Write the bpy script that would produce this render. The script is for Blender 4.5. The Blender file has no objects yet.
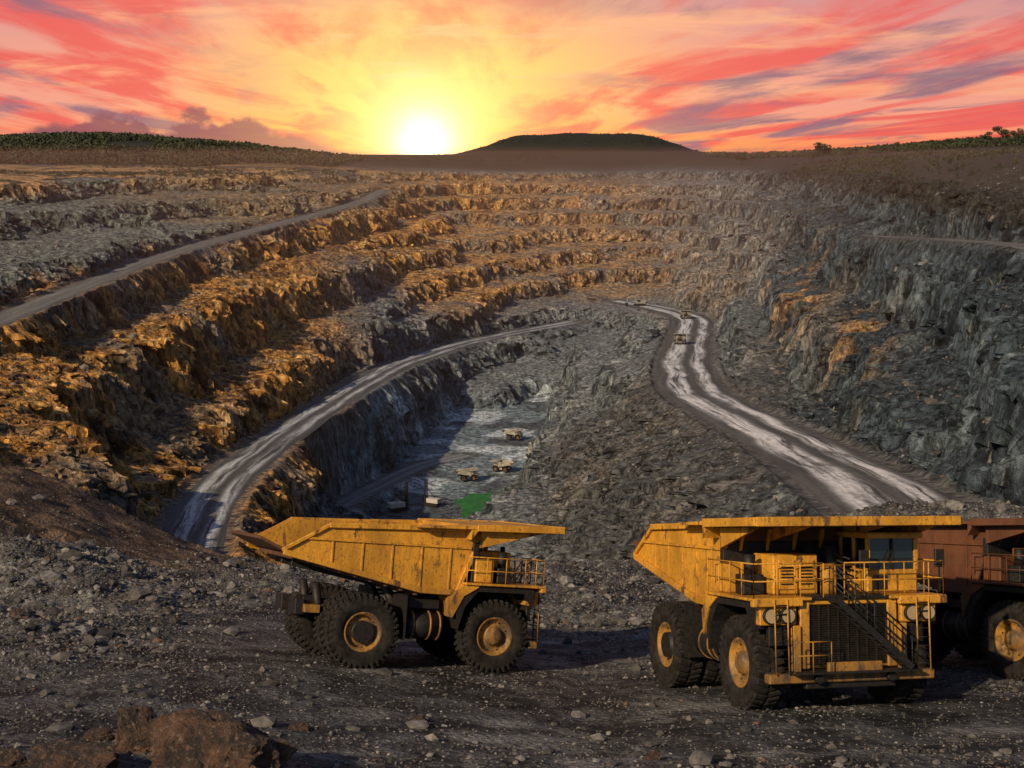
import bpy, bmesh, math, random
import numpy as np
from mathutils import Matrix, Vector
random.seed(7)
rng = np.random.default_rng(7)
scene = bpy.context.scene
PITCH = math.radians(8.7)
FOC = 1500.0
FLOOR = -135.0

# ------------------------------------------------------------------ noise
def _h(ix, iy, iz, seed):
    n = (ix * 374761393 + iy * 668265263 + iz * 2147483647 + seed * 974634777) & 0xffffffff
    n = ((n ^ (n >> 13)) * 1274126177) & 0xffffffff
    n = n ^ (n >> 16)
    return n.astype(np.float64) / 4294967295.0 * 2 - 1

def vn2(x, y, seed=0):
    fx = np.floor(x); fy = np.floor(y)
    ix = fx.astype(np.int64); iy = fy.astype(np.int64)
    tx = x - fx; ty = y - fy
    tx = tx * tx * tx * (tx * (tx * 6 - 15) + 10); ty = ty * ty * ty * (ty * (ty * 6 - 15) + 10)
    z = np.zeros_like(ix)
    a = _h(ix, iy, z, seed); b = _h(ix + 1, iy, z, seed)
    c = _h(ix, iy + 1, z, seed); d = _h(ix + 1, iy + 1, z, seed)
    return (a + (b - a) * tx) * (1 - ty) + (c + (d - c) * tx) * ty

def vn3(x, y, z, seed=0):
    fx = np.floor(x); fy = np.floor(y); fz = np.floor(z)
    ix = fx.astype(np.int64); iy = fy.astype(np.int64); iz = fz.astype(np.int64)
    tx = x - fx; ty = y - fy; tz = z - fz
    tx = tx * tx * (3 - 2 * tx); ty = ty * ty * (3 - 2 * ty); tz = tz * tz * (3 - 2 * tz)
    r = 0
    for k, wz in ((0, 1 - tz), (1, tz)):
        a = _h(ix, iy, iz + k, seed); b = _h(ix + 1, iy, iz + k, seed)
        c = _h(ix, iy + 1, iz + k, seed); d = _h(ix + 1, iy + 1, iz + k, seed)
        r = r + ((a + (b - a) * tx) * (1 - ty) + (c + (d - c) * tx) * ty) * wz
    return r

def cell3(x, y, z, seed=0):
    """random value of the nearest Worley cell: blocky, angular relief"""
    ix = np.floor(x).astype(np.int64); iy = np.floor(y).astype(np.int64); iz = np.floor(z).astype(np.int64)
    best = np.full(x.shape, 1e9); val = np.zeros(x.shape)
    for a in (-1, 0, 1):
        for b in (-1, 0, 1):
            for c in (-1, 0, 1):
                jx, jy, jz = ix+a, iy+b, iz+c
                r1 = _h(jx, jy, jz, seed)
                px = jx + .5 + .45*r1; py = jy + .5 + .45*_h(jx, jy, jz, seed+1); pz = jz + .5 + .45*_h(jx, jy, jz, seed+2)
                d = (x-px)**2 + (y-py)**2 + (z-pz)**2
                m = d < best
                best = np.where(m, d, best); val = np.where(m, _h(jx, jy, jz, seed+3), val)
    return val

def fbm2(x, y, octv=4, seed=0, ridged=False):
    s = 0; a = 1.0; tot = 0
    ca, sa = math.cos(0.7), math.sin(0.7)
    for i in range(octv):
        n = vn2(x, y, seed + i * 17)
        if ridged:
            n = 1 - 2 * np.abs(n)
        s = s + n * a; tot += a; a *= 0.5
        x, y = (x * ca - y * sa) * 2.03 + 5.1, (x * sa + y * ca) * 2.03 + 1.7
    return s / tot

def fbm3(x, y, z, octv=3, seed=0, ridged=False):
    s = 0; a = 1.0; tot = 0
    for i in range(octv):
        n = vn3(x, y, z, seed + i * 13)
        if ridged: n = 1 - 2 * np.abs(n)
        s = s + n * a; tot += a; a *= 0.5
        x, y, z = (x * .8 - y * .6) * 2.03 + 3.3, (x * .6 + y * .8) * 2.03 + 7.7, z * 2.03 + 1.3
    return s / tot

def ss(a, b, x):
    t = np.clip((x - a) / (b - a), 0, 1)
    return t * t * (3 - 2 * t)

# ------------------------------------------------------------------ image pixels (u, v) cast through the camera to a chosen depth or height
def unproject(u, v, y=None, z=None):
    dyc = (384 - v) / FOC
    fy = math.cos(PITCH) + dyc * math.sin(PITCH)
    fz = -math.sin(PITCH) + dyc * math.cos(PITCH)
    if y is None:
        y = z / fz * fy
    k = y / fy
    return ((u - 512) / FOC * k, y, fz * k)

roadA = [unproject(165, 640, 245), unproject(180, 590, 285), unproject(190, 545, 330), unproject(207, 503, 385), unproject(250, 460, 462), unproject(320, 410, 596), unproject(400, 365, 771),
         unproject(480, 340, 927), unproject(575, 322, 1081)]
roadB = [unproject(1040, 610, 150), unproject(965, 550, 195), unproject(880, 495, 255), unproject(785, 440, 380), unproject(718, 407, 480), unproject(690, 385, 570),
         unproject(684, 360, 700), unproject(690, 335, 860), unproject(690, 318, 1000), unproject(655, 308, 1090), unproject(622, 301, 1160)]
roadC = [unproject(-40, 335, 440), unproject(0, 320, 470), unproject(100, 280, 620), unproject(200, 245, 820), unproject(350, 205, 1200), unproject(385, 190, 1350)]
roadD = [unproject(312, 520, z=-128), unproject(365, 492, z=-131), unproject(420, 466, z=-134), unproject(465, 455, z=-135)]
roadE = [unproject(1100, 262, 430), unproject(1024, 246, 470), unproject(950, 240, 560), unproject(870, 236, 720)]

ctrl = []
for t in [(0,183,900),(120,180,1150),(250,178,1350),(370,172,1550),(450,172,1650),(560,170,1700),(680,168,1650),
          (780,167,1500),(880,165,1200),(960,166,900),(1024,168,650),(0,172,1400),
          (0,205,800),(0,240,680),(0,290,540),(100,215,880),(100,250,720),(200,215,1000),(300,200,1180),
          (0,350,430),(0,400,385),(0,450,345),(100,320,560),(100,400,430),(100,460,365),(200,290,730),(200,350,600),
          (200,420,470),(300,250,930),(300,300,820),(300,350,720),(260,400,560),(150,500,335),(400,240,1150),(400,290,1000),
          (400,335,860),(500,230,1350),(500,270,1220),(500,310,1080),
          (300,460,535),(300,500,520),(350,430,645),(400,400,740),(400,420,718),(440,385,825),(500,350,925),(500,375,860),(500,400,800),
          (550,345,980),(560,400,800),(520,385,850),(570,365,900),(580,380,790),
          (250,510,440),(260,540,430),(330,548,470),(380,580,440),(380,600,330),
          (500,528,430),(545,455,560),(600,390,680),(640,340,860),(620,450,430),(600,540,330),(500,560,380),(565,488,450),
          (650,400,560),(690,450,380),(760,480,300),(700,520,270),
          (1024,500,205),(1024,460,250),(1024,400,310),(1024,350,345),(1024,300,385),(1024,205,560),(1024,185,600),
          (950,470,280),(950,400,370),(950,330,440),(950,270,520),(950,200,680),(880,430,370),(880,350,490),(880,280,620),
          (880,200,880),(800,400,480),(800,330,650),(800,260,860),(800,210,1080),(740,370,650),(740,300,930),(740,240,1150),
          (740,195,1400),(680,290,1200),(680,240,1400),(680,200,1520),(600,300,1200),(600,260,1330),(600,220,1480),
          (560,190,1620),(470,195,1550),(450,220,1400),(600,345,980),(600,325,1060)]:
    ctrl.append(unproject(*t))
for (u, v) in [(345,510),(375,475),(400,450),(400,490),(400,540),(440,570),(470,440),(470,500),(485,540),(540,440),(525,470),(440,430),(500,430)]:
    ctrl.append(unproject(u, v, z=FLOOR-2.5))
for r in (roadA, roadB, roadC, roadE):
    ctrl += r
for b in (-1.2, -.55, -.25, 0, .25, .55, 1.2):
    ctrl += [(b*2400, 2400, -10), (b*5000, 5000, -6), (b*11000, 11000, -2)]
ctrl += [(-40,200,-70),(0,200,-85),(25,200,-72),(40,160,-62),(0,120,-60),(-60,140,-60),(60,120,-55),(0,20,-40),
         (-120,200,-42),(-180,300,-32),(-360,600,-20),(-600,1000,-14),(-90,60,-30),(90,60,-30),
         (110,200,-38),(200,400,-12),(330,600,-6),(600,1000,-8),(-300,200,-10),(300,200,-5)]
ctrl = np.array(ctrl)
def cmap(x, y):
    return np.stack([x / (y + 60) * 3.0, np.log(y + 60)], -1)
_cc = cmap(ctrl[:, 0], ctrl[:, 1])
_D = np.sqrt(((_cc[:, None] - _cc[None]) ** 2).sum(-1) + 0.0009)
_A = np.block([[_D, np.ones((len(ctrl), 1))], [np.ones((1, len(ctrl))), np.zeros((1, 1))]])
_w = np.linalg.solve(_A - np.diag(np.r_[np.full(len(ctrl), .002), 0]), np.r_[ctrl[:, 2], 0])
def rbf(x, y):
    out = np.empty_like(x)
    for i in range(0, len(x), 200000):
        q = cmap(x[i:i+200000], np.maximum(y[i:i+200000], -50))
        acc = np.full(len(q), _w[-1])
        for k in range(len(_cc)):
            acc += _w[k] * np.sqrt((q[:, 0] - _cc[k, 0])**2 + (q[:, 1] - _cc[k, 1])**2 + 0.0009)
        out[i:i+200000] = acc
    return out

def catmull(P, step):
    P = [np.array(p, float) for p in P]
    P = [2*P[0]-P[1]] + P + [2*P[-1]-P[-2]]
    out = []
    for i in range(1, len(P) - 2):
        n = max(2, int(np.linalg.norm(P[i+1]-P[i]) / step))
        for k in range(n):
            t = k / n
            out.append(0.5*((2*P[i]) + (-P[i-1]+P[i+1])*t + (2*P[i-1]-5*P[i]+4*P[i+1]-P[i+2])*t*t + (-P[i-1]+3*P[i]-3*P[i+1]+P[i+2])*t**3))
    out.append(P[-2])
    return np.array(out)

roads = [("A", catmull(roadA, 18), 19.0), ("B", catmull(roadB, 18), 28.0), ("C", catmull(roadC, 40), 15.0),
         ("D", catmull(roadD, 18), 12.0), ("E", catmull(roadE, 25), 13.0)]

def poly_dist(x, y, P):
    best = np.full(x.shape, 1e9); bz = np.zeros(x.shape)
    for i in range(len(P) - 1):
        ax, ay, az = P[i]; bx, by, b2 = P[i+1]
        dx, dy = bx - ax, by - ay
        t = np.clip(((x-ax)*dx + (y-ay)*dy) / (dx*dx + dy*dy), 0, 1)
        d = np.hypot(x - (ax + dx*t), y - (ay + dy*t))
        m = d < best
        best = np.where(m, d, best); bz = np.where(m, az + (b2-az)*t, bz)
    return best, bz

def ledge_z(x, y):
    yy = np.maximum(y, -5)
    z = -7.87 - .2126 * yy
    z = z + ss(-17, -44, x) * ss(70, 116, y) * 9.0 + ss(9, 34, x) * ss(75, 115, y) * 5.2
    z = z - .075 * np.clip(x + 4, -9, 7) * ss(20, 45, y) * (1 - ss(75, 110, y))
    z = z + 2.6 * np.exp(-((x + 27) / 9)**2 - ((y - 80) / 9)**2) + 1.5*np.exp(-((x - 2) / 7)**2 - ((y - 98) / 7)**2)
    rough = np.clip(ss(66, 84, y) + ss(-11, -18, x) * ss(40, 60, y) + .25*ss(46, 38, y), 0, 1)
    rough = rough * (1 - .6*ss(-20, -28, x)*ss(92, 104, y))
    z = z + fbm2(x / 9, y / 9, 3, 5) * (.18 + .9 * rough) + fbm2(x / 1.6, y / 1.6, 4, 8) * (.05 + .38 * rough)
    return z, rough

def height(x, y):
    x = np.asarray(x, float); y = np.asarray(y, float)
    z = rbf(x, y)
    b0 = x/np.maximum(y, 1)
    pitm = ss(1850, 1550, y) * ss(-9, -24, z)
    spur = ss(.0, .05, b0) * ss(.2, .15, b0) * ss(660, 540, y) * ss(-124, -112, z)
    flo = ss(FLOOR+5, FLOOR+.5, z)
    rd = {}
    near = np.full(x.shape, 1e9)
    for name, P, w in roads:
        m = (x > P[:, 0].min()-60) & (x < P[:, 0].max()+60) & (y > P[:, 1].min()-60) & (y < P[:, 1].max()+60)
        d = np.full(x.shape, 1e9); zr = np.zeros(x.shape)
        if m.any():
            d[m], zr[m] = poly_dist(x[m], y[m], P)
        rd[name] = (d, zr, w)
        near = np.minimum(near, d - w/2)
    free = ss(0, 12, near)
    tm = pitm * (1 - .9*spur) * (1 - flo)
    h = z + 12.0*fbm2(x/140, y/140, 2, 21) * tm + 2.6*fbm2(x/21, y/21, 3, 23)*tm
    def terr(h, B, ph, lo=.46, hi=.76, sl=.22):
        t = h / B + ph; f = t - np.floor(t)
        return (np.floor(t) - ph + sl*f + (1-sl)*ss(lo, hi, f)) * B
    wide = np.clip(ss(-.05, -.13, b0) * ss(-44, -54, z) + ss(.14, .2, b0), 0, 1)
    g = terr(h, 13.5, .2, .42, .72, .18) * (1 - wide) + terr(h, 25.0, .55, .36, .68, .16) * wide
    kn = fbm2(x/70, y/70, 3, 29)
    kk = (.86 + .14*ss(-.25, .2, kn)) * (1 - wide) + wide * (.66 + .32*ss(-.3, .25, kn))
    z = z + (g - z) * tm * .97 * free * kk
    rg = fbm2(x/38, y/38, 4, 31, True)
    z = z + free * pitm * (1 - flo) * (rg * (1.5 + 1.2*wide) * (1 - .3*spur) + fbm2(x/9, y/9, 3, 41, True) * .8 * (1-.4*spur) + fbm2(x/2.6, y/2.6, 2, 47) * .4)
    z = np.where(pitm > .2, np.maximum(z, FLOOR + .5*fbm2(x/12, y/12, 3, 77)), z)
    pl = 1 - pitm
    z = z + pl * ss(500, 900, y) * fbm2(x/160, y/160, 3, 51) * 3
    dx = np.abs(x - 112 - 12*fbm2(x/60, y/60, 2, 6)); z = z + 31 * ss(215, 85, dx) * ss(290, 120, np.abs(y - 2650)) * (1 - .14*fbm2(x/50, y/50, 3, 3))
    z = z + 8 * ss(420, 150, dx) * ss(400, 100, np.abs(y - 2650))
    z = z + 30 * ss(-150, -520, x) * np.exp(-((y - 1950)/260)**2) * (1 + .16*fbm2(x/120, y/120, 2, 4))
    z = z + 20 * ss(300, 640, x) * np.exp(-((y - 1900)/280)**2)
    for name, (d, zr, w) in rd.items():
        k = 1 - ss(w/2 + .5, w/2 + (13 if name in "AB" else 7), d)
        z = z * (1 - k) + zr * k
        if name in "ABC":
            z = z + 1.5*np.exp(-((d - w/2 - 1.6)/1.0)**2) * (.6 + .5*vn2(x/7, y/7, 9))
    ye = 114 + 4*vn2(x/11, x*0+3.3, 12) + 1.2*vn2(x/3, x*0, 13)
    l, rough = ledge_z(x, np.minimum(y, ye))
    l = l - .85*np.maximum(y - ye, 0) + (y > ye)*fbm2(x/5, y/5, 3, 15)*.6
    led = (l > z) & (y < 330)
    z = np.where(led, l, z)
    return z, dict(ledge=led, rough=rough, pit=pitm, spur=spur, flo=flo, near=near, rd=rd, ye=ye, wide=wide)

def hz(x, y):
    return float(height(np.array([x]), np.array([y]))[0][0])

# ------------------------------------------------------------------ materials
def new_mat(name):
    m = bpy.data.materials.new(name); m.use_nodes = True
    nt = m.node_tree; nt.nodes.clear()
    out = nt.nodes.new("ShaderNodeOutputMaterial"); bs = nt.nodes.new("ShaderNodeBsdfPrincipled")
    nt.links.new(bs.outputs[0], out.inputs[0])
    return m, nt, bs
class N:
    def __init__(s, nt): s.nt = nt
    def lk(s, v, inp):
        if isinstance(v, bpy.types.NodeSocket): s.nt.links.new(v, inp)
        else: inp.default_value = v
    def m(s, op, a, b=0.0, c=0.0, clamp=False):
        n = s.nt.nodes.new("ShaderNodeMath"); n.operation = op; n.use_clamp = clamp
        s.lk(a, n.inputs[0]); s.lk(b, n.inputs[1]); s.lk(c, n.inputs[2]); return n.outputs[0]
    def ss(s, a, b, x, lo=0.0, hi=1.0):
        n = s.nt.nodes.new("ShaderNodeMapRange"); n.interpolation_type = 'SMOOTHSTEP'
        if a > b:
            a, b, lo, hi = b, a, hi, lo
        s.lk(x, n.inputs[0]); n.inputs[1].default_value = a; n.inputs[2].default_value = b
        n.inputs[3].default_value = lo; n.inputs[4].default_value = hi
        return n.outputs[0]
    def mix(s, f, a, b, mode='MIX'):
        n = s.nt.nodes.new("ShaderNodeMix"); n.data_type = 'RGBA'; n.blend_type = mode
        s.lk(f, n.inputs[0])
        for v, i in ((a, 6), (b, 7)):
            if isinstance(v, tuple) and len(v) == 3: v = (*v, 1)
            s.lk(v, n.inputs[i])
        return n.outputs[2]
    def comb(s, x, y, z=0.0):
        n = s.nt.nodes.new("ShaderNodeCombineXYZ"); s.lk(x, n.inputs[0]); s.lk(y, n.inputs[1]); s.lk(z, n.inputs[2]); return n.outputs[0]
    def noise(s, vec, scale, detail=4, rough=.55, dist=0.0):
        n = s.nt.nodes.new("ShaderNodeTexNoise"); s.lk(vec, n.inputs['Vector']); n.inputs['Scale'].default_value = scale
        n.inputs['Detail'].default_value = detail; n.inputs['Roughness'].default_value = rough; n.inputs['Distortion'].default_value = dist
        return n.outputs[0]
    def vor(s, vec, scale, feat='F1', out=0):
        n = s.nt.nodes.new("ShaderNodeTexVoronoi"); n.feature = feat; s.lk(vec, n.inputs['Vector']); n.inputs['Scale'].default_value = scale
        return n.outputs[out]
    def vmul(s, v, k):
        n = s.nt.nodes.new("ShaderNodeVectorMath"); n.operation = 'MULTIPLY'; s.lk(v, n.inputs[0]); n.inputs[1].default_value = k; return n.outputs[0]
    def obj(s):
        return s.nt.nodes.new("ShaderNodeTexCoord").outputs['Object']
    def bump(s, h, dist, strength=1.0, nrm=None):
        n = s.nt.nodes.new("ShaderNodeBump"); n.inputs['Strength'].default_value = strength; n.inputs['Distance'].default_value = dist
        s.lk(h, n.inputs['Height'])
        if nrm is not None: s.lk(nrm, n.inputs['Normal'])
        return n.outputs[0]
    def attr(s, name, fac=False):
        n = s.nt.nodes.new("ShaderNodeAttribute"); n.attribute_name = name
        return n.outputs[2] if fac else n.outputs[0]

def terrain_mat():
    m, nt, bs = new_mat("quarry_ground"); n = N(nt)
    co = n.obj(); col = n.attr("Col"); rock = n.attr("rock", True)
    st_ = n.vmul(co, (1, 1, .30))
    b = n.noise(st_, .40, 6, .78, .6); c = n.noise(co, 5.0, 3, .7)
    vb = n.vor(n.vmul(co, (1, 1, .5)), .45)
    k = n.m('MULTIPLY', n.ss(.38, .62, b, .28, 1.95), n.ss(.3, .7, c, .65, 1.35))
    k = n.m('MULTIPLY', k, n.ss(.2, .9, vb, 1.2, .65))
    base = n.mix(1.0, col, k, 'MULTIPLY')
    s2 = n.m('MULTIPLY', n.ss(.60, .68, n.noise(n.vmul(co, (1, 1, .16)), .19, 4, .78, .8)), n.m('MULTIPLY', rock, .65))
    base = n.mix(s2, base, (.46, .44, .39))
    nt.links.new(base, bs.inputs['Base Color'])
    bs.inputs['Roughness'].default_value = .8; bs.inputs['Specular IOR Level'].default_value = .22
    hgt = n.m('MULTIPLY', n.m('ADD', n.m('MULTIPLY', b, 4.4), n.m('MULTIPLY', vb, -1.5)), rock)
    fine = n.m('ADD', n.m('MULTIPLY', c, .12), n.m('MULTIPLY', n.vor(co, 3.6, 'F1'), .09))
    nt.links.new(n.bump(n.m('ADD', hgt, fine), 1.0, 1.0), bs.inputs['Normal'])
    return m

def stone_mat():
    m, nt, bs = new_mat("loose_stone"); n = N(nt); co = n.obj()
    k = n.ss(.3, .7, n.noise(co, 3.0, 4, .7), .55, 1.5)
    nt.links.new(n.mix(1.0, n.attr("Col"), k, 'MULTIPLY'), bs.inputs['Base Color'])
    bs.inputs['Roughness'].default_value = .8
    return m

def boulder_mat():
    m, nt, bs = new_mat("red_rock"); n = N(nt); co = n.obj()
    a = n.noise(co, 1.3, 8, .72, .8); b = n.noise(co, 6, 6, .75)
    c = n.mix(n.ss(.40, .62, a), (.035, .028, .025), (.16, .085, .05))
    c = n.mix(n.ss(.52, .66, b), c, (.28, .19, .14))
    c = n.mix(n.ss(.40, .33, b), c, (.018, .015, .014))
    nt.links.new(c, bs.inputs['Base Color']); bs.inputs['Roughness'].default_value = .7
    nt.links.new(n.bump(n.m('ADD', a, n.m('MULTIPLY', b, .5)), .45, 1), bs.inputs['Normal'])
    return m

def road_mat(name, base, light, gloss, lo=.40, sc=13.0):
    m, nt, bs = new_mat(name); n = N(nt)
    uv = nt.nodes.new("ShaderNodeTexCoord").outputs['UV']
    sp = nt.nodes.new("ShaderNodeSeparateXYZ"); nt.links.new(uv, sp.inputs[0])
    wob = n.noise(n.comb(n.m('MULTIPLY', sp.outputs[1], .012), 0.0, 0.0), 1.0, 3, .5)
    u = n.m('ADD', sp.outputs[0], n.m('MULTIPLY', n.m('SUBTRACT', wob, .5), .30))
    streak = n.noise(n.comb(n.m('MULTIPLY', u, sc), n.m('MULTIPLY', sp.outputs[1], .015), 0.0), 1.0, 6, .72, .35)
    patch = n.noise(n.comb(n.m('MULTIPLY', u, 4.0), n.m('MULTIPLY', sp.outputs[1], .03), 2.0), 1.0, 5, .65)
    t1 = n.m('SUBTRACT', 1.0, n.ss(0, .22, n.m('ABSOLUTE', n.m('SUBTRACT', u, .66))))
    t2 = n.m('SUBTRACT', 1.0, n.ss(0, .17, n.m('ABSOLUTE', n.m('SUBTRACT', u, .26))))
    tr = n.m('MAXIMUM', t1, n.m('MULTIPLY', t2, .75))
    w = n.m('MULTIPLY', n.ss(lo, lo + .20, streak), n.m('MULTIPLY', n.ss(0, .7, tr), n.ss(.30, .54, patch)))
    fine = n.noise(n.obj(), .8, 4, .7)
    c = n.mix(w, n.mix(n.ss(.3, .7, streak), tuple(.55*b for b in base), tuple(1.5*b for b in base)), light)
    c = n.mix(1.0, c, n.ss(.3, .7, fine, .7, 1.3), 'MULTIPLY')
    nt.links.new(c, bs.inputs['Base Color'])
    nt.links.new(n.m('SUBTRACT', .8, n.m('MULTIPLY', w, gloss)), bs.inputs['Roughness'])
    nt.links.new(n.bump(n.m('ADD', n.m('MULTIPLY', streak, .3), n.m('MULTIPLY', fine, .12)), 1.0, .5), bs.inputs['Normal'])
    return m

def paint_mat(name, col, rust=.35, rough=.42, scale=1.0):
    m, nt, bs = new_mat(name); n = N(nt); co = n.obj()
    a = n.noise(n.vmul(co, (1, 1, .40)), 1.9*scale, 8, .74, .3); b = n.noise(co, 9*scale, 5, .7); big = n.noise(co, .55*scale, 3, .5)
    c = n.mix(n.ss(.36, .68, big, 0, .65), col, tuple(v*.42 for v in col))
    c = n.mix(n.ss(.52, .38, a, 0, .5), c, tuple(v*.45 + .01 for v in col))
    c = n.mix(n.m('MULTIPLY', n.ss(.52, .64, a), rust*1.5, clamp=True), c, (.10, .045, .018))
    c = n.mix(n.m('MULTIPLY', n.ss(.54, .66, b), rust*1.0, clamp=True), c, (.055, .036, .024))
    sp = nt.nodes.new("ShaderNodeSeparateXYZ"); nt.links.new(co, sp.inputs[0])
    dust = n.m('MULTIPLY', n.ss(3.8, .9, sp.outputs[2]), n.ss(.33, .58, a, .25, .9))
    c = n.mix(dust, c, (.05, .040, .032))
    nt.links.new(c, bs.inputs['Base Color'])
    nt.links.new(n.ss(.3, .7, a, rough, rough + .35), bs.inputs['Roughness'])
    nt.links.new(n.bump(n.m('ADD', n.m('MULTIPLY', b, .3), n.m('ADD', a, big)), .035, .8), bs.inputs['Normal'])
    return m
def simple_mat(name, col, rough=.7, metal=0.0, bumpd=.01, scale=8, var=.45, spec=.5):
    m, nt, bs = new_mat(name); n = N(nt); co = n.obj()
    a = n.noise(co, scale, 4, .65)
    nt.links.new(n.mix(1.0, (*col, 1), n.ss(.3, .7, a, 1-var, 1+var), 'MULTIPLY'), bs.inputs['Base Color'])
    bs.inputs['Roughness'].default_value = rough; bs.inputs['Metallic'].default_value = metal
    bs.inputs['Specular IOR Level'].default_value = spec
    nt.links.new(n.bump(a, bumpd, .7), bs.inputs['Normal'])
    return m

M_TER = terrain_mat(); M_STONE = stone_mat(); M_BOULD = boulder_mat()
M_YEL = paint_mat("yellow_paint", (.66, .315, .024), .65)
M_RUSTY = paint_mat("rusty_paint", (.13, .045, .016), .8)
M_ORG = paint_mat("worn_bed_steel", (.13, .05, .022), .8, .6)
M_DARK = simple_mat("dark_steel", (.018, .016, .015), .6, .3)
M_RUB = simple_mat("tyre_rubber", (.018, .0165, .015), .9, 0, .03, 4, .6, .2)
M_RIM = paint_mat("rim_paint", (.74, .36, .03), .35, .5, 1.3)
M_GLASS = simple_mat("cab_glass", (.012, .016, .02), .08, 0, .0005, 2, .2, .8)
M_LAMP = simple_mat("headlight_glass", (.36, .28, .17), .15, 0, .001, 3, .1, .8)
M_GRIL = simple_mat("radiator_mesh", (.028, .022, .016), .55, .5)
M_WHITE = simple_mat("white_paint", (.5, .48, .45), .5)
M_DUSTY = simple_mat("dusty_paint", (.34, .31, .26), .6, 0, .01, 1.0, .5)
M_TREE = simple_mat("foliage", (.032, .040, .015), .8, 0, .02, .3, .5)
M_BARK = simple_mat("bark", (.05, .04, .03), .9)

# ------------------------------------------------------------------ terrain mesh
bi = np.linspace(-.372, .372, 900)
side = np.geomspace(.375, 1.6, 34)
bb = np.r_[-side[::-1], bi, side]
yy = np.r_[np.linspace(-56, 28, 30)[:-1], np.arange(28, 118, .25), np.arange(118, 300, 1.6), np.arange(300, 760, .82),
           np.arange(760, 1700, 1.35), np.arange(1700, 3000, 11), np.geomspace(3000, 14000, 30)]
R, C = len(yy), len(bb)
Y = np.repeat(yy[:, None], C, 1); X = bb[None] * (Y + 62)
x = X.ravel(); y = Y.ravel()
z, mk = height(x, y)
P = np.stack([x, y, z], -1).reshape(R, C, 3)
def normals(P):
    n = np.cross(np.gradient(P, axis=1), np.gradient(P, axis=0))
    return n / np.maximum(np.linalg.norm(n, axis=-1, keepdims=True), 1e-9)
def blur(A, k=2):
    for _ in range(k):
        A = (np.roll(A, 1, 0) + np.roll(A, -1, 0) + np.roll(A, 1, 1) + np.roll(A, -1, 1) + 2*A) / 6
    return A
nr = blur(normals(P), 5).reshape(-1, 3)
steep = ss(.965, .80, nr[:, 2])
dm = np.maximum(steep, .45*mk['wide']) * ss(0, 6, mk['near']) * mk['pit'] * (~mk['ledge'])
butt = np.zeros_like(x); ii_ = np.nonzero(dm > .02)[0]
xs_, ys_, zs_ = x[ii_], y[ii_], z[ii_]
wx = xs_ + 2.5*vn3(xs_/9, ys_/9, zs_/9, 5); wz = zs_ + 2.5*vn3(xs_/8, ys_/8, zs_/8, 6)
blk = cell3(wx/7.5, ys_/7.5, wz/14.0, 300)*2.7 + cell3(wx/3.2, ys_/3.2, wz/6.5, 310)*1.45
butt[ii_] = fbm3(xs_/22, ys_/22, zs_/70, 2, 91, True) * 3.6 + blk + fbm3(xs_/4, ys_/4, zs_/5, 2, 61) * .8
hn = nr[:, :2] / np.maximum(np.linalg.norm(nr[:, :2], axis=1, keepdims=True), .2)
x2 = x + hn[:, 0] * butt * dm; y2 = y + hn[:, 1] * butt * dm
z2 = z.copy(); z2[ii_] += (cell3(xs_/4.5, ys_/4.5, zs_/3.0, 330) * 1.0 + cell3(xs_/10, ys_/10, zs_/10, 340) * 1.3 * mk['wide'][ii_]) * dm[ii_]
P2 = np.stack([x2, y2, z2], -1)
nr = normals(P2.reshape(R, C, 3)).reshape(-1, 3)
steep = ss(.95, .72, nr[:, 2])
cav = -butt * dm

def mixc(a, b, t):
    return a * (1 - t[:, None]) + np.array(b)[None] * t[:, None]
n1 = fbm2(x/70, y/70, 4, 101); n2 = fbm2(x/18, y/18, 4, 103); n3 = fbm3(x/6, y/6, z/26, 3, 105); n4 = fbm2(x/2.5, y/2.5, 3, 107)
col = np.tile(np.array([.118, .138, .150]), (len(x), 1))
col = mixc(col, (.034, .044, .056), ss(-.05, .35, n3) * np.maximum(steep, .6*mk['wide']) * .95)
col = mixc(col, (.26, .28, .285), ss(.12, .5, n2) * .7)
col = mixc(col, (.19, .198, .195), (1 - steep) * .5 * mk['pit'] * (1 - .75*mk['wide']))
b0 = x / np.maximum(y, 1)
w1 = ss(-.085, -.15, b0 + .02*n1) * ss(-44, -54, z + 6*n1) * ss(-112, -100, z) * (y < 1100)
w1 = np.maximum(w1, 1.0*np.exp(-((x + 100)/210)**2) * ss(850, 1050, y) * ss(-115, -98, z) * ss(-16, -26, z))  # this and next: far-wall rust, with the warm sunset glow painted in as orange
w1 = np.maximum(w1, .7*ss(60, 0, np.abs(x - 60)/3) * ss(1100, 1250, y) * ss(-18, -34, z))
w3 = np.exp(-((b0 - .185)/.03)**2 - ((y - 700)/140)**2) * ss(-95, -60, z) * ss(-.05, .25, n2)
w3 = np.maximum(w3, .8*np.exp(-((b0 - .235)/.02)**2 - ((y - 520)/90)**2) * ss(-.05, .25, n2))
rust_glow = np.clip(np.maximum(w1 * ss(-.8, -.2, n1*.6 + n2*.6 + .12), w3), 0, 1)
rust_glow_col = mixc(np.tile(np.array([.50, .245, .060]), (len(x), 1)), (.13, .060, .026), ss(-.08, .3, n3))
rust_glow_col = mixc(rust_glow_col, (.66, .43, .17), ss(.1, .45, n4 + .3*n2) * .6)
rust_glow_col = mixc(rust_glow_col, (.18, .175, .155), ss(.04, .4, fbm2(x/30, y/30, 3, 131)) * .6)
col = col * (1 - rust_glow[:, None]) + rust_glow_col * rust_glow[:, None]
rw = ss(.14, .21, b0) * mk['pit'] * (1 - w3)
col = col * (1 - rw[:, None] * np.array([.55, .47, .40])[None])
ul = ss(-50, -40, z) * ss(-.02, -.12, b0) * mk['pit']
col = mixc(col, (.125, .135, .11), ul * .6)
col = mixc(col, (.050, .050, .050), mk['spur'] * .8)
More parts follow.
